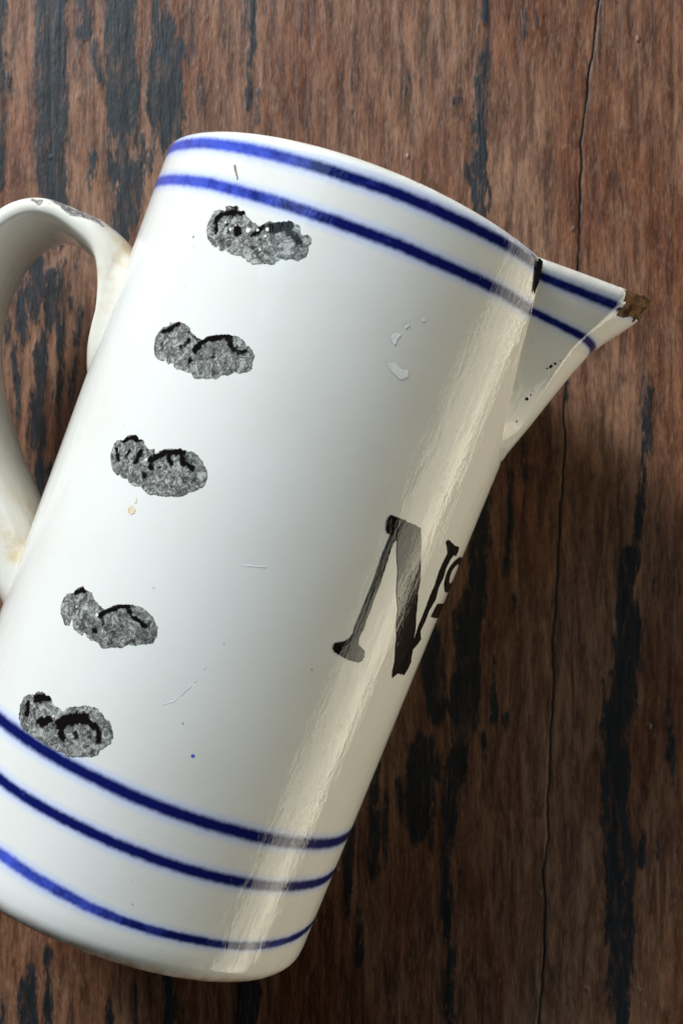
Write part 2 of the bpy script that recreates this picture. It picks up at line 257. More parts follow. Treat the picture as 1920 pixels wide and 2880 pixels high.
def grid_faces(nr, nc, wrap=False, flip=False):
    i = np.arange(nr - 1)[:, None]
    j = np.arange(nc if wrap else nc - 1)[None, :]
    j2 = (j + 1) % nc
    f = np.stack([i * nc + j, i * nc + j2, (i + 1) * nc + j2, (i + 1) * nc + j], -1).reshape(-1, 4)
    return f[:, ::-1] if flip else f


def compact(verts, faces, attrs=None):
    used, inv = np.unique(faces, return_inverse=True)
    at = {k: np.asarray(v)[used] for k, v in (attrs or {}).items()}
    return verts[used], inv.reshape(faces.shape), at


class Nodes:
    """thin wrapper for writing node trees"""
    def __init__(self, name):
        self.mat = bpy.data.materials.new(name)
        self.mat.use_nodes = True
        self.t = self.mat.node_tree
        self.bsdf = self.t.nodes['Principled BSDF']

    def n(self, kind, **kw):
        nd = self.t.nodes.new(kind)
        for k, v in kw.items(): setattr(nd, k, v)
        return nd

    def put(self, sock, v):
        if hasattr(v, 'is_output'): self.t.links.new(v, sock)
        elif v is not None: sock.default_value = v

    def math(self, op, a, b=None, c=None, clamp=False):
        nd = self.n('ShaderNodeMath', operation=op, use_clamp=clamp)
        self.put(nd.inputs[0], a); self.put(nd.inputs[1], b)
        if c is not None: self.put(nd.inputs[2], c)
        return nd.outputs[0]

    def ss(self, x, a, b):                     # smoothstep, a may exceed b
        nd = self.n('ShaderNodeMapRange', interpolation_type='SMOOTHSTEP')
        self.put(nd.inputs[0], x)
        if a < b: vals = (a, b, 0.0, 1.0)
        else: vals = (b, a, 1.0, 0.0)
        for i, v in enumerate(vals): nd.inputs[1 + i].default_value = v
        return nd.outputs[0]

    def mix(self, f, a, b, mode='MIX'):
        nd = self.n('ShaderNodeMix', data_type='RGBA', blend_type=mode)
        self.put(nd.inputs[0], f)
        for s, v in ((nd.inputs[6], a), (nd.inputs[7], b)):
            if isinstance(v, tuple): v = (*v[:3], 1.0)
            self.put(s, v)
        return nd.outputs[2]

    def fmix(self, f, a, b):
        nd = self.n('ShaderNodeMix', data_type='FLOAT')
        self.put(nd.inputs[0], f); self.put(nd.inputs[2], a); self.put(nd.inputs[3], b)
        return nd.outputs[0]

    def attr(self, name):
        return self.n('ShaderNodeAttribute', attribute_name=name).outputs['Fac']

    def coords(self, scale=(1, 1, 1), loc=(0, 0, 0)):
        tc = self.n('ShaderNodeTexCoord')
        mp = self.n('ShaderNodeMapping')
        self.put(mp.inputs[0], tc.outputs['Object'])
        mp.inputs['Scale'].default_value = scale
        mp.inputs['Location'].default_value = loc
        return mp.outputs[0]

    def noise(self, scale, vec=None, detail=3, rough=0.55, dist=0.0):
        nd = self.n('ShaderNodeTexNoise')
        if vec is not None: self.put(nd.inputs['Vector'], vec)
        nd.inputs['Scale'].default_value = scale
        nd.inputs['Detail'].default_value = detail
        nd.inputs['Roughness'].default_value = rough
        nd.inputs['Distortion'].default_value = dist
        return nd.outputs[0]

    def bump(self, h, dist, strength=1.0, normal=None):
        nd = self.n('ShaderNodeBump')
        nd.inputs['Strength'].default_value = strength
        nd.inputs['Distance'].default_value = dist
        self.put(nd.inputs['Height'], h)
        if normal is not None: self.put(nd.inputs['Normal'], normal)
        return nd.outputs[0]


# ---------------------------------------------------------------- materials
def glaze_bump(N):
    """hand-dipped lead glaze: long ripples down the wall plus orange peel"""
    a = N.noise(1.0, N.coords((230, 230, 70)), 5, 0.68, 0.5)
    tc = N.coords()
    b = N.noise(900.0, tc, 1, 0.6)
    c = N.noise(90.0, tc, 1, 0.5)
    h = N.math('MULTIPLY', a, 0.00020)
    h = N.math('MULTIPLY_ADD', b, 0.000022, h)
    h = N.math('MULTIPLY_ADD', c, 0.00013, h)
    e = N.noise(1.0, N.coords((620, 620, 170)), 2, 0.6)
    h = N.math('MULTIPLY_ADD', e, 0.000045, h)
    return N.bump(h, 1.0, 0.9)


def glaze_finish(N, colour, rough=0.06, coat=1.0):
    # matt body colour under a clear wavy coat: the waves bend reflections, not the shading
    N.put(N.bsdf.inputs['Base Color'], colour)
    N.bsdf.inputs['Roughness'].default_value = 0.75
    N.bsdf.inputs['Specular IOR Level'].default_value = 0.0
    N.put(N.bsdf.inputs['Coat Weight'], coat)
    N.put(N.bsdf.inputs['Coat Roughness'], rough)
    N.bsdf.inputs['Coat IOR'].default_value = 1.43
    N.put(N.bsdf.inputs['Coat Normal'], glaze_bump(N))
    N.put(N.bsdf.inputs['Normal'], N.bump(N.noise(420.0, N.coords(), 3, 0.7), 0.000028, 1.0))
    return N.mat


CREAM = (0.72, 0.71, 0.665)


def cream_colour(N):
    co = N.coords()
    cloud = N.noise(38.0, co, 4, 0.6)
    col = N.mix(N.ss(cloud, 0.35, 0.75), CREAM, (0.69, 0.67, 0.615))
    fine = N.noise(1500.0, co, 2, 0.7)
    col = N.mix(N.math('MULTIPLY', N.ss(fine, 0.62, 0.80), 0.18), col, (0.55, 0.50, 0.42))
    v = N.n('ShaderNodeTexVoronoi', feature='F1')
    N.put(v.inputs['Vector'], co); v.inputs['Scale'].default_value = 210.0
    w = N.noise(60.0, co, 2)
    speck = N.math('MULTIPLY', N.ss(v.outputs['Distance'], 0.085, 0.04), N.ss(w, 0.54, 0.64))
    return N.mix(N.math('MULTIPLY', speck, 0.75), col, (0.16, 0.12, 0.09))


def mat_body():
    N = Nodes('blue_banded_glaze')
    col = cream_colour(N)
    co = N.coords()
    edge = N.noise(750.0, co, 3, 0.6)
    dens = N.noise(190.0, co, 5, 0.72)
    slow = N.noise(40.0, co, 3, 0.6)
    for key, half, dark in (('band1', 1.25, 1.0), ('band2', 1.25, 1.0), ('band3', 1.35, 1.15), ('band4', 1.2, 1.15), ('band5', 0.95, 0.85)):
        d = N.attr(key)
        d = N.math('ADD', d, N.math('MULTIPLY', N.math('SUBTRACT', edge, 0.5), 0.55))
        d = N.math('ADD', d, N.math('MULTIPLY', N.math('SUBTRACT', slow, 0.5), 1.1))
        a = N.math('ABSOLUTE', d)
        halo = N.math('MULTIPLY', N.ss(a, half * 2.5, half * 0.6), 0.62)
        core = N.ss(a, half * 1.38, half * 0.45)
        thick = N.math('MULTIPLY', N.attr('ink'), dark)
        thick = N.math('ADD', thick, N.math('MULTIPLY', N.math('SUBTRACT', dens, 0.5), 1.7))
        blue = N.mix(N.ss(thick, 0.2, 1.0), (0.060, 0.095, 0.52), (0.005, 0.008, 0.090))
        col = N.mix(halo, col, (0.34, 0.45, 0.86))
        col = N.mix(core, col, blue)
    # worn, tea-brown lip and foot
    wear = N.attr('wear')
    wn = N.noise(260.0, co, 4, 0.65)
    wmask = N.math('MULTIPLY', wear, N.ss(wn, 0.34, 0.62))
    col = N.mix(wmask, col, (0.36, 0.225, 0.12))
    return glaze_finish(N, col)


def mat_handle():
    N = Nodes('stained_cream_glaze')
    col = N.mix(0.5, cream_colour(N), (0.78, 0.73, 0.61))
    co = N.coords()
    st = N.math('MULTIPLY', N.attr('stain'), N.ss(N.noise(95.0, co, 5, 0.65), 0.40, 0.66))
    col = N.mix(st, col, (0.62, 0.44, 0.20))
    ch = N.ss(N.math('ADD', N.attr('chip'), N.math('MULTIPLY', N.math('SUBTRACT', N.noise(420.0, co, 3, 0.6), 0.5), 0.9)), 0.47, 0.53)
    grit = N.noise(900.0, co, 3, 0.7)
    col = N.mix(ch, col, N.mix(N.ss(grit, 0.35, 0.65), (0.09, 0.085, 0.08), (0.34, 0.32, 0.29)))
    return glaze_finish(N, col, 0.06, N.fmix(ch, 1.0, 0.0))


def mat_ink(name='black_sponged_ink', solid=False):
    N = Nodes(name)
    co = N.coords()
    ink = N.attr('ink')
    if solid:
        g = N.noise(500.0, co, 3, 0.6)
        col = N.mix(N.ss(g, 0.5, 0.8), (0.006, 0.0055, 0.005), (0.020, 0.018, 0.016))
    else:
        a = N.noise(820.0, co, 4, 0.72, 0.8)
        b = N.noise(380.0, co, 4, 0.7, 1.4)
        web = N.ss(N.math('ABSOLUTE', N.math('SUBTRACT', b, 0.5)), 0.085, 0.012)
        grey = N.mix(N.ss(a, 0.36, 0.70), (0.44, 0.44, 0.40), (0.055, 0.055, 0.05))
        grey = N.mix(N.math('MULTIPLY', web, 0.7), grey, (0.035, 0.034, 0.032))
        tone = N.math('ADD', ink, N.math('MULTIPLY', N.math('SUBTRACT', a, 0.5), 0.5))
        col = N.mix(N.ss(tone, 0.22, 0.95), grey, (0.006, 0.005, 0.004))
    return glaze_finish(N, col)


def mat_plain(name, colour, rough, noise_to=None, scale=600.0, bump=0.0):
    N = Nodes(name)
    co = N.coords()
    nz = N.noise(scale, co, 4, 0.65)
    col = N.mix(N.ss(nz, 0.35, 0.65), colour, noise_to or colour)
    N.put(N.bsdf.inputs['Base Color'], col)
    N.bsdf.inputs['Roughness'].default_value = rough
    if rough > 0.85: N.bsdf.inputs['Specular IOR Level'].default_value = 0.05
    if bump:
        N.put(N.bsdf.inputs['Normal'], N.bump(N.noise(scale * 1.6, co, 4, 0.7), bump, 1.0))
    return N.mat


def mat_wood():
    N = Nodes('weathered_painted_wood')
    grain = N.coords((1, 0.13, 1))
    co = N.coords()
    g1 = N.noise(420.0, grain, 4, 0.66, 0.5)
    g2 = N.noise(1500.0, grain, 2, 0.7)
    blot = N.noise(24.0, N.coords((1, 0.40, 1)), 4, 0.62, 0.0)
    fleck = N.noise(260.0, N.coords((1, 0.35, 1), (3, 1, 0)), 3, 0.7)
    red = N.mix(N.ss(g1, 0.30, 0.70), (0.058, 0.017, 0.0068), (0.205, 0.076, 0.034))
    grey = N.mix(N.ss(g1, 0.30, 0.72), (0.080, 0.035, 0.018), (0.310, 0.160, 0.092))
    col = N.mix(N.ss(blot, 0.40, 0.62), red, grey)
    col = N.mix(N.math('MULTIPLY', N.ss(g2, 0.50, 0.74), 0.40), col, (0.024, 0.010, 0.006))
    col = N.mix(N.math('MULTIPLY', N.ss(fleck, 0.56, 0.74), 0.45), col, (0.30, 0.175, 0.10))
    col = N.mix(N.math('MULTIPLY', N.ss(fleck, 0.42, 0.28), 0.5), col, (0.030, 0.012, 0.007))
    crisp = N.noise(2600.0, N.coords((1, 0.16, 1), (4, 4, 0)), 2, 0.7)
    col = N.mix(N.math('MULTIPLY', N.ss(crisp, 0.52, 0.70), 0.45), col, (0.045, 0.018, 0.010))
    col = N.mix(N.math('MULTIPLY', N.ss(crisp, 0.46, 0.32), 0.28), col, (0.33, 0.20, 0.125))
    # what is left of the blue-black paint, plus shade strips inside the handle: the field says where, the noise frays it along the grain
    f = N.attr('paint')
    fr = N.noise(420.0, N.coords((1, 0.20, 1), (7, 0, 0)), 4, 0.8, 0.0)
    fr2 = N.noise(95.0, N.coords((1, 0.30, 1), (2, 5, 0)), 3, 0.6)
    f = N.math('ADD', f, N.math('MULTIPLY', N.math('SUBTRACT', fr, 0.5), 7.0))
    f = N.math('ADD', f, N.math('MULTIPLY', N.math('SUBTRACT', fr2, 0.5), 5.0))
    thin = N.noise(1500.0, N.coords((1, 0.22, 1), (1, 9, 0)), 2, 0.7)
    f = N.math('ADD', f, N.math('MULTIPLY', N.math('SUBTRACT', thin, 0.5), 2.6))
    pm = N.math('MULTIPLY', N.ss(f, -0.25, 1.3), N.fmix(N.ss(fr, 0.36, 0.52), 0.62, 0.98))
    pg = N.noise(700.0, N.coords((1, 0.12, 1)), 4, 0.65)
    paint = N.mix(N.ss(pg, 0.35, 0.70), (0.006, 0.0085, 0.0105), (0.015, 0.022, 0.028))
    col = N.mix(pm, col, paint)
    gap = N.attr('gap')
    col = N.mix(gap, col, (0.010, 0.006, 0.004))
    N.put(N.bsdf.inputs['Base Color'], col)
    N.put(N.bsdf.inputs['Roughness'], N.fmix(pm, N.fmix(N.ss(blot, 0.3, 0.7), 0.44, 0.53), 0.50))
    N.put(N.bsdf.inputs['Specular IOR Level'], N.fmix(pm, 0.42, 0.40))
    v = N.n('ShaderNodeTexVoronoi', feature='F1')
    N.put(v.inputs['Vector'], N.coords((1, 0.7, 1))); v.inputs['Scale'].default_value = 240.0
    bl = N.math('MULTIPLY', N.ss(v.outputs['Distance'], 0.20, 0.02), N.ss(v.outputs['Color'], 0.84, 0.88))
    h = N.math('MULTIPLY', g1, 0.00019)
    h = N.math('MULTIPLY_ADD', g2, 0.00012, h)
    h = N.math('MULTIPLY_ADD', fleck, 0.00032, h)
    h = N.math('MULTIPLY_ADD', bl, 0.00055, h)          # blisters and grit that catch the window light
    nb = N.bump(h, 1.0, 0.9)
    N.put(N.bsdf.inputs['Normal'], nb)
    return N.mat


M_BODY = mat_body()
M_HANDLE = mat_handle()
M_SPONGE = mat_ink()
M_LETTER = mat_ink('black_letter_ink', True)
M_WOOD = mat_wood()
M_CLAY = mat_plain('broken_brown_clay', (0.19, 0.105, 0.055), 0.9, (0.022, 0.011, 0.006), 330.0, 0.0012)
M_SHADE_PINHOLE = mat_plain('crease_shade_pinhole_black', (0.004, 0.004, 0.005), 0.9)
M_CHIP = mat_plain('white_glaze_chip', (0.88, 0.88, 0.87), 0.35, (0.78, 0.77, 0.75), 900.0, 0.00008)
M_STAIN = mat_plain('rust_stain', (0.66, 0.46, 0.26), 0.15, (0.74, 0.62, 0.46), 700.0)
M_BLUE = mat_plain('cobalt_spot', (0.10, 0.13, 0.55), 0.12)
M_SCRATCH = mat_plain('grey_scratch', (0.16, 0.13, 0.10), 0.4, (0.30, 0.26, 0.22), 900.0)

# ---------------------------------------------------------------- the boards
top = bpy.data.objects.new('wooden_tabletop', None)
scene.collection.objects.link(top)
top['kind'] = 'structure'
top['label'] = 'weathered brown boards with flaking blue-black paint under the jug'

CR_Y = np.array([c[0] for c in CRACK]); CR_X = np.array([c[1] for c in CRACK])


def crack_x(y):
    base = np.interp(y, CR_Y, CR_X)
    return base + 0.7 * (vnoise(y * 0.12, y * 0 + 3, 5) - 0.5) + 0.35 * (vnoise(y * 0.5, y * 0, 8) - 0.5)


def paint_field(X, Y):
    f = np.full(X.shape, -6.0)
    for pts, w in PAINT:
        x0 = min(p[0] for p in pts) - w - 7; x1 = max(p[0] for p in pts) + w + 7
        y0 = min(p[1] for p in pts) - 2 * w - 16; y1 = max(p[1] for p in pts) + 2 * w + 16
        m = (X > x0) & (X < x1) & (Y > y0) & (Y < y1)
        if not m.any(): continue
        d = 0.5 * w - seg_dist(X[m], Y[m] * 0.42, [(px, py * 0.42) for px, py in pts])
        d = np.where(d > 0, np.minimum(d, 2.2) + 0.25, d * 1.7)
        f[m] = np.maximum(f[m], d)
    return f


def axis_steps(segments):
    out = []
    for a, b, st in segments:
        n = max(1, int(round(abs(b - a) / st)))
        out += list(np.linspace(a, b, n, endpoint=False))
    out.append(segments[-1][1])
    return np.array(out)


def plank(side):
    ys = axis_steps([(-340, -142, 3.0), (-142, 142, 0.55), (142, 340, 3.0)])
    if side < 0:
        xs = axis_steps([(-330, -100, 3.0), (-100, 46, 0.55), (46, 47.6, 0.2)])
    else:
        xs = axis_steps([(0, 1.6, 0.2), (1.6, 40, 0.55), (40, 175, 3.0)])
    X, Y = np.meshgrid(xs, ys)
    cx = crack_x(ys)[:, None]
    if side < 0:
        t = sstep(0, 47.6, X)                       # bend the last centimetres onto the joint
        X = np.where(X > 0, X + t * (cx - 0.09 - 47.6), X)
        inn = cx - 0.09 - X
    else:
        X = X + (cx + 0.09)
        X = np.where(X > 225, 225, X)
        inn = X - cx - 0.09
    gr = fbm(X * 0.55, Y * 0.03, 3, 3) - 0.5
    gr2 = fbm(X * 1.9, Y * 0.10, 9, 2) - 0.5
    wav = fbm(X * 0.03, Y * 0.02, 21, 2) - 0.5
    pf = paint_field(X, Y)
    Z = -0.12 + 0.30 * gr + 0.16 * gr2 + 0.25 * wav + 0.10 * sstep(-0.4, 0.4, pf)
    Z = np.minimum(Z, 0.0)                          # nothing pokes into what lies on the boards
    wear = 0.14 * (1 - sstep(0.0, 0.35 + 0.4 * vnoise(Y * 0.15, Y * 0, 4), inn))
    Z = Z - wear
    nr, nc = X.shape
    V = np.stack([X, Y, Z], -1)
    # skirt down the joint and the outer edges, then a flat underside
    gap = 0.90 * (1 - sstep(0.10, 0.48, inn))
    V = V.reshape(-1, 3)
    F = grid_faces(nr, nc)
    ring = np.concatenate([np.arange(nc), (np.arange(1, nr) * nc + nc - 1), ((nr - 1) * nc + np.arange(nc - 2, -1, -1)), (np.arange(nr - 2, 0, -1) * nc)])
    low = V[ring].copy(); low[:, 2] = -22.0
    b = len(V)
    k = np.arange(len(ring)); k2 = (k + 1) % len(ring)
    SF = np.stack([ring[k2], ring[k], b + k, b + k2], -1)
    V = np.concatenate([V, low]); F = np.concatenate([F, SF])
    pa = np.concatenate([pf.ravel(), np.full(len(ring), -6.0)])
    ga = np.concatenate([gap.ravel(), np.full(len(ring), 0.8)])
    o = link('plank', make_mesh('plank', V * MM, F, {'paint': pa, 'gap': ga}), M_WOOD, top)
    return o


plank(-1)
plank(1)

# ---------------------------------------------------------------- the jug
# jug frame: z runs along the jug's axis from base to rim, +x towards the spout, -y towards the camera.
# Heights "s" and half-girth offsets below are millimetres measured from the jug's middle.
R0, TAPER = 45.0, 0.01675
S_BASE = -91.6
A_ = Vector((0.36080937, 0.93248921, 0.01674735)); L_ = Vector((0.93262001, -0.36085998, 0.0)); N_ = L_.cross(A_)
O_ = Vector((-17.64888, 1.24474, CAM_H - 318.83289 + 0.05))
jug = bpy.data.objects.new('jug', None)
scene.collection.objects.link(jug)
rot = Matrix((L_, -N_, A_)).transposed()
base_pt = O_ + A_ * S_BASE
jug.matrix_world = Matrix.Translation(base_pt * MM) @ rot.to_4x4()
jug['label'] = 'cream glazed earthenware jug with blue bands, lying on its side on boards'
jug['category'] = 'jug'


def radius(s): return R0 + TAPER * s


def local(theta, r, s):
    """theta from the side facing up, towards the spout"""
    return np.stack([r * np.sin(theta), -r * np.cos(theta), s - S_BASE], -1)


CREASE_S = np.array([27.0, 28.4, 30.2, 35.4, 42.2, 49.2, 55.4, 58.1, 62.3, 67.4])
CREASE_T = np.array([90.0, 78.0, 71.0, 66.1, 62.1, 58.6, 56.6, 55.6, 53.8, 51.0])


def rim_s(theta):
    s = 69.3 - 3.2 * np.sin(theta) ** 2 + 0.25 * np.sin(theta)
    deg = np.degrees(theta) % 360
    deg = np.where(deg > 180, 360 - deg, deg) if False else deg
    fold = np.abs(90 - np.abs(((deg + 180) % 360) - 180 - 0))      # distance from the spout's plane for 0..180
    t = 90 - fold
    cut = np.interp(t, CREASE_T[::-1], CREASE_S[::-1] + 1.4)
    front = (deg > 0) & (deg < 180) & (t > 51.0)
    return np.where(front, np.minimum(s, cut), s)


BANDS = {'band1': (63.96, 0.96, 1.31), 'band2': (56.87, 0.64, -0.34), 'band3': (-57.38, -1.38, -1.24),
         'band4': (-66.2, -1.2, -2.25), 'band5': (-76.74, -1.88, -4.86)}


def band_attrs(theta, s):
    c = np.cos(theta); c = np.where(c > -0.2, c, -0.2)
    return {k: s - (v[0] + v[1] * np.sin(theta) + v[2] * c) for k, v in BANDS.items()}


def build_body():
    nc = 480
    th = np.linspace(-math.pi, math.pi, nc, endpoint=False)
    st = rim_s(th)
    rows = []                                         # (radius array, s array)
    cr = 5.0
    rb = radius(S_BASE)
    for r in (0.01, 10, 22, 33): rows.append((np.full(nc, float(r)), np.full(nc, S_BASE + 1.6)))
    rows.append((np.full(nc, 35.0), np.full(nc, S_BASE + 1.5)))
    rows.append((np.full(nc, 35.6), np.full(nc, S_BASE + 0.15)))
    rows.append((np.full(nc, 36.2), np.full(nc, S_BASE)))
    for a in np.linspace(0, math.pi / 2, 10):
        rows.append((np.full(nc, rb - cr + cr * math.sin(a)), np.full(nc, S_BASE + cr - cr * math.cos(a))))
    lip = 2.0
    s0 = S_BASE + cr
    for v in np.linspace(0, 1, 190)[1:]:
        s = s0 + (st - lip - s0) * v
        rows.append((radius(s), s))
    sl = st - lip
    for a in np.linspace(0, math.pi, 10)[1:]:
        rows.append((radius(sl) - lip + lip * math.cos(a), sl + lip * math.sin(a)))
    for v in np.linspace(0, 1, 40)[1:]:
        s = sl + (S_BASE + 10 - sl) * v
        rows.append((radius(s) - 2 * lip - 1.2 * v, s))
    ri = radius(S_BASE + 10) - 5.2
    for r in (ri - 2, ri - 10, 15, 0.01): rows.append((np.full(nc, float(r)), np.full(nc, S_BASE + 8.0)))
    Rr = np.array([r for r, s in rows]); S = np.array([s for r, s in rows])
    T = np.repeat(th[None, :], len(rows), 0)
    # thrown by hand: a breath of unevenness in the wall
    Rr = Rr + 0.10 * (vnoise(T * 3 + 9, S * 0.045, 2) - 0.5) * (Rr > 20)
    V = local(T, Rr, S).reshape(-1, 3)
    attrs = band_attrs(T, S)
    ridx = np.arange(len(rows))[:, None]
    outer_end = 17 + 189 + 9
    for k in attrs: attrs[k] = np.where(ridx < outer_end, attrs[k], 9.0)
    attrs['band5'] = attrs['band5'] * (1 - 0.25 * sstep(0.25, -0.35, T))
    dip = (np.degrees(T) > 49.0) & (np.degrees(T) < 131.0) & (S > st[None, :] - 2.6)
    for k in attrs: attrs[k] = np.where(dip, 9.0, attrs[k])
    foot = np.clip(1 - np.abs(S - (S_BASE + 0.8)) / 2.6, 0, 1) * 0.95
    lipw = np.clip(1 - np.abs(S - (st[None, :] + 0.2)) / 1.5, 0, 1) * 0.55
    attrs['wear'] = np.maximum(foot, lipw * (ridx < outer_end + 6))
    attrs['ink'] = 0.62 + 0.72 * sstep(-0.9, 0.3, T) * np.ones_like(S)
    attrs['ink'] = np.where(S < 0, np.where(S < -74, 0.50 + 0.62 * sstep(-0.5, 0.6, T), 1.02), attrs['ink'] - 0.25)
    return link('body', make_mesh('body', V * MM, grid_faces(len(rows), nc, True, flip=True), {k: v.ravel() for k, v in attrs.items()}), M_BODY, jug)


body = build_body()

# ---- spout: a pinched beak set into the wall
RIDGE = [(27.0, 45.0), (28.4, 45.6), (30.3, 46.0), (37.3, 48.3), (44.6, 50.5), (51.9, 52.8), (57.0, 54.7), (60.7, 57.0), (63.6, 59.2), (66.5, 61.2), (69.0, 62.7), (71.0, 63.6), (73.6, 64.0)]
RG_S = np.array([a for a, b in RIDGE]); RG_X = np.array([b for a, b in RIDGE])
LIP = 1.7


def spout_point(u, v):
    """u -1..1 across the beak (0 = ridge), v 0..1 from its foot to just below the lip"""
    sc = 27.0 + (67.3 - LIP - 27.0) * v
    sr = 27.0 + (73.6 - LIP - 27.0) * v
    tc = np.radians(np.interp(sc, CREASE_S, CREASE_T))
    rc = radius(sc) - 1.1
    xc = rc * np.sin(tc); nc_ = rc * np.cos(tc)
    xr = np.interp(sr, RG_S, RG_X)
    a = np.abs(u)
    q = nc_ * 0.50
    Sx = xc + (xr - xc) * 0.66; Sn = nc_ * 0.765
    t1 = np.clip((1 - a) / 0.6, 0, 1)                 # straight flank
    t2 = np.clip((0.4 - a) / 0.4, 0, 1)               # rounded nose
    fx = xc + (Sx - xc) * t1; fn = nc_ + (Sn - nc_) * t1
    bx = (1 - t2) ** 2 * Sx + 2 * t2 * (1 - t2) * xr + t2 ** 2 * xr
    bn = (1 - t2) ** 2 * Sn + 2 * t2 * (1 - t2) * q
    x = np.where(a > 0.4, fx, bx); n = np.where(a > 0.4, fn, bn)
    w = np.clip(1 - n / np.maximum(nc_, 1e-3), 0, 1)
    s = sc + (sr - sc) * w
    # slight hollow of the flank where it leaves the wall
    hol = -0.15 * np.sin(np.pi * np.clip((1 - a) / 0.75, 0, 1)) * v
    n = n - hol * (a > 0.25)
    x = x - 0.35 * hol * (a > 0.25)
    return x, n * np.sign(u + 1e-9), s, w


def build_spout():
    us = np.concatenate([np.linspace(-1, -0.4, 56, endpoint=False), np.linspace(-0.4, 0.4, 40, endpoint=False), np.linspace(0.4, 1, 57)])
    vs = np.linspace(0, 1, 130)
    U, Vv = np.meshgrid(us, vs)
    x, n, s, w = spout_point(U, Vv)
    P = np.stack([x, -n, s - S_BASE], -1)
    du = np.gradient(P, axis=1); dv = np.gradient(P, axis=0)
    Nn = np.cross(du, dv); Nn /= np.linalg.norm(Nn, axis=-1, keepdims=True) + 1e-9
    if Nn[-1, len(us) // 2, 0] < 0: Nn = -Nn
    up = dv[-1] / np.linalg.norm(dv[-1], axis=-1, keepdims=True)
    rowsP = [P]; sv = [s]; wv = [w]
    rise = [np.zeros_like(s)]
    for a in np.linspace(0, math.pi, 9)[1:]:
        rowsP.append((P[-1] - Nn[-1] * (LIP - LIP * math.cos(a)) + up * LIP * math.sin(a))[None])
        sv.append((s[-1] + LIP * math.sin(a))[None]); wv.append(w[-1][None])
    inner = (P - Nn * 2 * LIP)[::-1][4::4]
    rowsP.append(inner); sv.append(s[::-1][4::4]); wv.append(w[::-1][4::4])
    V = np.concatenate(rowsP); S = np.concatenate(sv); W = np.concatenate(wv)
    nr, nc = S.shape
    nout = len(vs) + 5
    ridx = np.arange(nr)[:, None]
    # bands follow the lip as it climbs towards the tip
    Sl = S - 6.2 * W * sstep(58, 70, S)
    attrs = {k: np.full(S.shape, 9.0) for k in BANDS}
    attrs['band1'] = np.where(ridx < nout, (Sl - 64.2) * 1.4, 9.0)
    attrs['band2'] = np.where(ridx < nout, (S + 1.6 * W) - 57.4, 9.0) * 1.5
    attrs['ink'] = np.full(S.shape, 0.95)
    attrs['wear'] = np.clip(1 - np.abs(ridx - (len(vs) + 3)) / 4.0, 0, 1) * 0.5 * np.ones_like(S)
    # broken tip
    nz = fbm(V[..., 1] * 0.55 + 5, V[..., 2] * 0.55, 12, 3) - 0.5
    edge = np.abs(V[..., 1])
    vrow = np.minimum(ridx / (len(vs) - 1.0), 1.06)
    chipf = np.minimum(V[..., 0] - 55.6, (vrow - 0.915) * 46.0) + 3.6 * nz
    chipf = np.where((ridx > 60) & (ridx < nr - 20), chipf, -1)
    dent = sstep(0.0, 1.3, chipf)
    rough = fbm(V[..., 1] * 1.1, V[..., 2] * 1.1 + V[..., 0], 31, 3) - 0.35
    nrm = np.concatenate([Nn, np.repeat(Nn[-1:], nr - len(vs), 0)])
    V = V - nrm * (dent * (0.35 + 1.3 * rough))[..., None]
    V[..., 2] -= dent * (0.2 + 0.9 * np.clip(rough, -0.2, 1)) * sstep(len(vs) - 6, len(vs) + 3, ridx)
    F = grid_faces(nr, nc)
    cf = chipf.ravel()[F].mean(1) > 0.12
    Vf = V.reshape(-1, 3) * MM
    at = {k: v.ravel() for k, v in attrs.items()}
    v1, f1, a1 = compact(Vf, F[~cf], at)
    sp = link('spout', make_mesh('spout', v1, f1, a1), M_BODY, jug)
    v2, f2, a2 = compact(Vf, F[cf])
    c = link('chipped_tip', make_mesh('chipped_tip', v2, f2), M_CLAY, sp)
    c['label'] = 'broken spout tip showing rough brown clay'
    return sp


spout = build_spout()

# ---- handle: one pulled strap
H_PAIRS = [((-30, 38), (-30, 4)), ((-42, 40.5), (-43, 8.5)), ((-47, 42.6), (-47.2, 14.5)), ((-49.5, 44.2), (-47.9, 22)), ((-52.5, 45.6), (-49.7, 30.0)),
           ((-56.5, 46.6), (-52.3, 35.9)), ((-61.3, 46.9), (-58.0, 39.0)), ((-66.5, 46.6), (-63.4, 40.4)), ((-71.5, 44.9), (-68.2, 39.2)),
           ((-76, 41), (-71.8, 35.0)), ((-79.3, 34), (-73.5, 29)), ((-80.6, 25), (-73.9, 22.0)), ((-79.6, 14), (-72.7, 15.0)),
           ((-76.6, 3), (-69.8, 7.8)), ((-71, -8), (-65.0, -0.3)), ((-63.5, -18), (-58.3, -8.8)), ((-56, -27), (-52.4, -14.8)),
           ((-49, -36), (-47.4, -20.0)), ((-43.5, -43), (-43.0, -25)), ((-30, -49), (-30, -33))]
H_HALF = [19.5, 19.5, 19.5, 19.5, 19.5, 19.5, 19.5, 19.5, 19.5, 19.5, 19.5, 19.5, 19.5, 19.5, 19.5, 19.5, 19.5, 19.5, 19.5, 19.5]


def catmull(P, n):
    P = np.asarray(P, float)
    Q = np.concatenate([[2 * P[0] - P[1]], P, [2 * P[-1] - P[-2]]])
    t = np.linspace(0, len(P) - 1 - 1e-6, n)
    i = t.astype(int); f = (t - i)[:, None]
    p0, p1, p2, p3 = Q[i], Q[i + 1], Q[i + 2], Q[i + 3]
    return 0.5 * (2 * p1 + (p2 - p0) * f + (2 * p0 - 5 * p1 + 4 * p2 - p3) * f ** 2 + (3 * p1 - p0 - 3 * p2 + p3) * f ** 3)


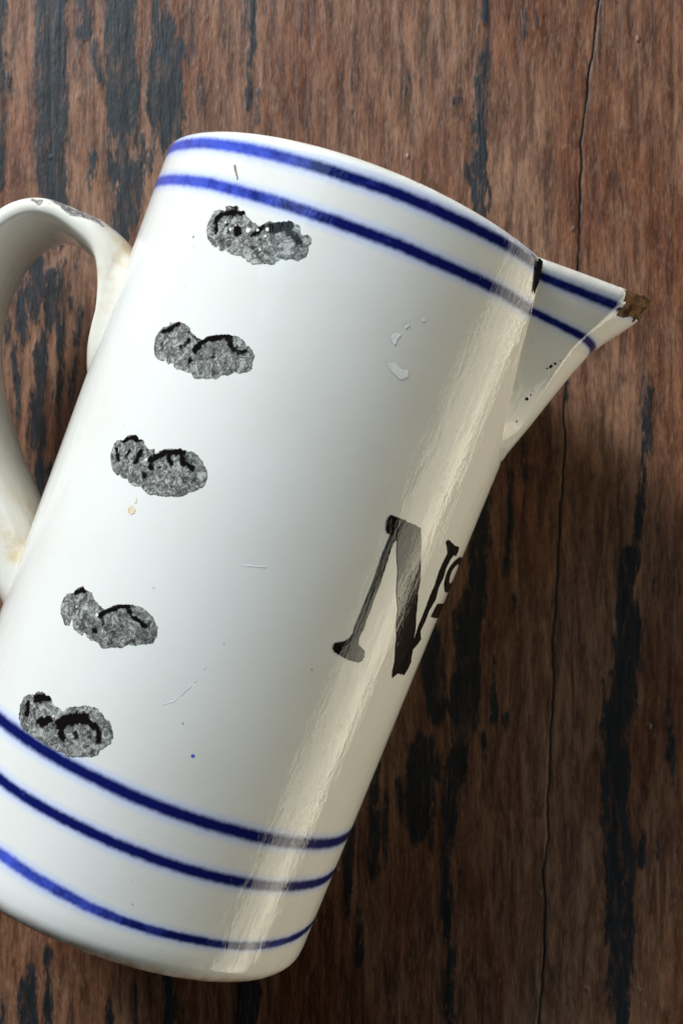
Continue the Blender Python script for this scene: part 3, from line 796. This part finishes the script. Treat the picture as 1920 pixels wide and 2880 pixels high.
def build_handle():
    nr, ns = 220, 56
    flat = [(*a, *b, h) for (a, b), h in zip(H_PAIRS, H_HALF)]
    C = catmull(flat, nr)
    ang = np.linspace(0, 2 * math.pi, ns, endpoint=False)
    ca = np.sign(np.cos(ang)) * np.abs(np.cos(ang)) ** 0.80
    sa = np.sign(np.sin(ang)) * np.abs(np.sin(ang)) ** 0.62
    outer = C[:, 0:2]; inner = C[:, 2:4]
    mid = 0.5 * (outer + inner); hv = 0.5 * (outer - inner)
    XS = mid[:, None, :] + hv[:, None, :] * sa[None, :, None]
    Nn = C[:, 4:5] * ca[None, :] - 12.5
    V = np.stack([XS[..., 0], -Nn, XS[..., 1] - S_BASE], -1)
    x, s = XS[..., 0], XS[..., 1]
    # glaze knocked off the crown of the loop
    dc = np.hypot((x + 60.0) / 5.6, (s - 46.6) / 2.2)
    dc = np.sqrt(dc ** 2 + ((Nn - 3.0) / 7.0) ** 2)
    chip = np.clip(1.0 - 0.42 * dc, 0, 1)
    d2 = np.sqrt(((x + 68.0) / 1.6) ** 2 + ((s - 44.6) / 1.2) ** 2 + ((Nn - 8.0) / 2.5) ** 2)
    chip = np.maximum(chip, np.clip(0.9 - 0.4 * d2, 0, 1))
    dent = 0.55 * sstep(0.47, 0.62, chip)
    nd = np.stack([hv[:, 0], np.zeros(nr), hv[:, 1]], -1); nd /= np.linalg.norm(nd, axis=1, keepdims=True)
    V = V - nd[:, None, :] * (dent * (0.6 + vnoise(x * 1.3, s * 1.3 + Nn, 3)))[..., None]
    stain = np.maximum(np.exp(-((x + 47.5) / 4.5) ** 2) * np.exp(-((s - 36) / 9.0) ** 2),
                       np.exp(-((x + 47.0) / 6.0) ** 2) * np.exp(-((s + 27) / 11.0) ** 2))
    stain = np.maximum(stain, 0.10)
    return link('handle', make_mesh('handle', V.reshape(-1, 3) * MM, grid_faces(nr, ns, True),
                                    {'stain': stain.ravel(), 'chip': chip.ravel()}), M_HANDLE, jug)


handle = build_handle()


# ---- prints and blemishes that follow the wall
def decal(name, polys, mat, strokes=(), holes=(), step=0.2, lift=0.10, fray=0.25, parent=None, label=None, cut=(), seed=1):
    allp = np.array([p for pl in polys for p in pl])
    u = np.arange(allp[:, 0].min() - 0.6, allp[:, 0].max() + 0.6 + step, step)
    s = np.arange(allp[:, 1].min() - 0.6, allp[:, 1].max() + 0.6 + step, step)
    U, S = np.meshgrid(u, s)
    d = np.full(U.shape, 1e9)
    for pl in polys: d = np.minimum(d, poly_sdf(U, S, pl))
    for pl in cut: d = np.maximum(d, -poly_sdf(U, S, pl))
    d = d + fray * (fbm(U * 1.1, S * 1.1, seed, 3) - 0.5) * 2
    for hx, hy, hr in holes:
        d = np.maximum(d, 0.8 * hr - np.hypot(U - hx, S - hy) + 0.25 * (vnoise(U * 3, S * 3, seed + 5) - 0.5))
    ink = np.zeros(U.shape)
    nz = fbm(U * 1.5, S * 1.5, seed + 3, 3) - 0.5
    for pts, w, k in strokes:
        ds = seg_dist(U, S, pts) + 1.1 * nz
        ink = np.maximum(ink, k * (1 - sstep(0.55 * w - 0.32, 0.55 * w + 0.55, ds)))
    ink = np.maximum(ink, 0.30 * (1 - sstep(0.0, 0.35, -d)))
    ink = np.maximum(ink, 0.45 * sstep(0.55, 0.75, fbm(U * 0.45, S * 0.45, seed + 40, 3)))
    T = U / R0
    V = local(T, radius(S) + lift, S).reshape(-1, 3) * MM
    F = grid_faces(*U.shape, flip=False)
    keep = d.ravel()[F].mean(1) < 0
    v, f, a = compact(V, F[keep], {'ink': ink.ravel()})
    o = link(name, make_mesh(name, v, f, a), mat, parent or jug)
    if label: o['label'] = label
    return o


where = ['nearest the rim', 'second from the rim', 'in the middle of the row', 'second from the base', 'overlapping the lower blue band']
for i, (poly, strokes, holes) in enumerate(MARKS):
    decal('sponge_mark', [poly], M_SPONGE, strokes, holes, seed=11 + 7 * i, label='black sponged mark ' + where[i])

decal('letter_n', LETTER_N, M_LETTER, step=0.16, fray=0.10, seed=3, label='black capital letter N')


def ell(cu, cs, ru, rs, n=40):
    return [(cu + ru * math.cos(2 * math.pi * i / n), cs + rs * math.sin(2 * math.pi * i / n)) for i in range(n)]


RAD = R0 * math.pi / 180
decal('letter_o', [ell(77.2 * RAD, 1.5, 8.6 * RAD, 4.1)], M_LETTER, step=0.16, fray=0.10, seed=4, cut=[ell(77.8 * RAD, 1.7, 5.2 * RAD, 2.2)], label='small raised letter o')
decal('underline', [[(71.2 * RAD, -5.2), (90 * RAD, -5.0), (90 * RAD, -8.5), (69.8 * RAD, -8.4)]], M_LETTER, step=0.16, fray=0.15, seed=5, label='short black bar under the o')

for i, pl in enumerate(MISC['chips']):
    decal('glaze_chip', [pl], M_CHIP, step=0.12, fray=0.35, seed=20 + i, lift=0.04)
decal('scratch', MISC['scratch'], M_SCRATCH, step=0.1, fray=0.1, seed=30, lift=0.07)
for i, ln in enumerate(MISC['lines']):
    decal('glaze_scratch', [[(u, s + 0.11) for u, s in ln] + [(u, s - 0.11) for u, s in ln[::-1]]], M_CHIP, step=0.1, fray=0.16, seed=50 + i, lift=0.04)
(su, ss_) = MISC['stain'][0]
decal('rust_stain', [ell(su, ss_, 0.9, 0.75), ell(su + 0.3, ss_ + 2.0, 0.45, 0.5)], M_STAIN, step=0.12, fray=0.5, seed=33, lift=0.05)
(du_, ds_) = MISC['dot'][0]
decal('cobalt_spot', [ell(du_, ds_, 0.36, 0.36)], M_BLUE, step=0.08, fray=0.1, seed=34, lift=0.05)
decal('crack', [[(49.5 * RAD, 66.9), (51.4 * RAD, 66.6), (53.0 * RAD, 63.5), (53.4 * RAD, 60.0), (52.4 * RAD, 60.6), (50.5 * RAD, 63.6), (49.2 * RAD, 65.8)]], M_SHADE_PINHOLE, step=0.12, fray=0.08, seed=36, lift=0.30, label='black patch painted for the shade in the crease where the spout meets the rim')  # flat black film painted for the shade deep in the spout crease


def specks():
    """burnt pinholes on the spout's flank"""
    vs, fs = [], []
    for (u, v, r) in [(0.50, 0.555, 0.42), (0.47, 0.575, 0.30), (0.53, 0.54, 0.20), (0.44, 0.60, 0.12), (0.60, 0.36, 0.42), (0.57, 0.385, 0.22), (0.56, 0.41, 0.12), (0.58, 0.235, 0.24)]:
        p = np.array(spout_point(np.array([u, u + 0.01, u]), np.array([v, v, v + 0.01]))[:3])
        P = np.stack([p[0], -p[1], p[2] - S_BASE], -1)
        a = P[1] - P[0]; b = P[2] - P[0]
        n = np.cross(a, b); n /= np.linalg.norm(n)
        if n[1] > 0: n = -n
        a /= np.linalg.norm(a); b = np.cross(n, a)
        k0 = len(vs)
        vs.append(P[0] + n * 0.10)
        for i in range(8):
            t = i * math.pi / 4; rr = r * (0.75 + 0.5 * ((i * 37 + int(u * 100)) % 7) / 7)
            vs.append(P[0] + n * 0.05 + rr * (a * math.cos(t) + b * math.sin(t)))
        for i in range(8): fs.append((k0, k0 + 1 + i, k0 + 1 + (i + 1) % 8))
    o = link('pinholes', make_mesh('pinholes', np.array(vs) * MM, np.array(fs)), M_SHADE_PINHOLE, spout)
    o['kind'] = 'stuff'


specks()
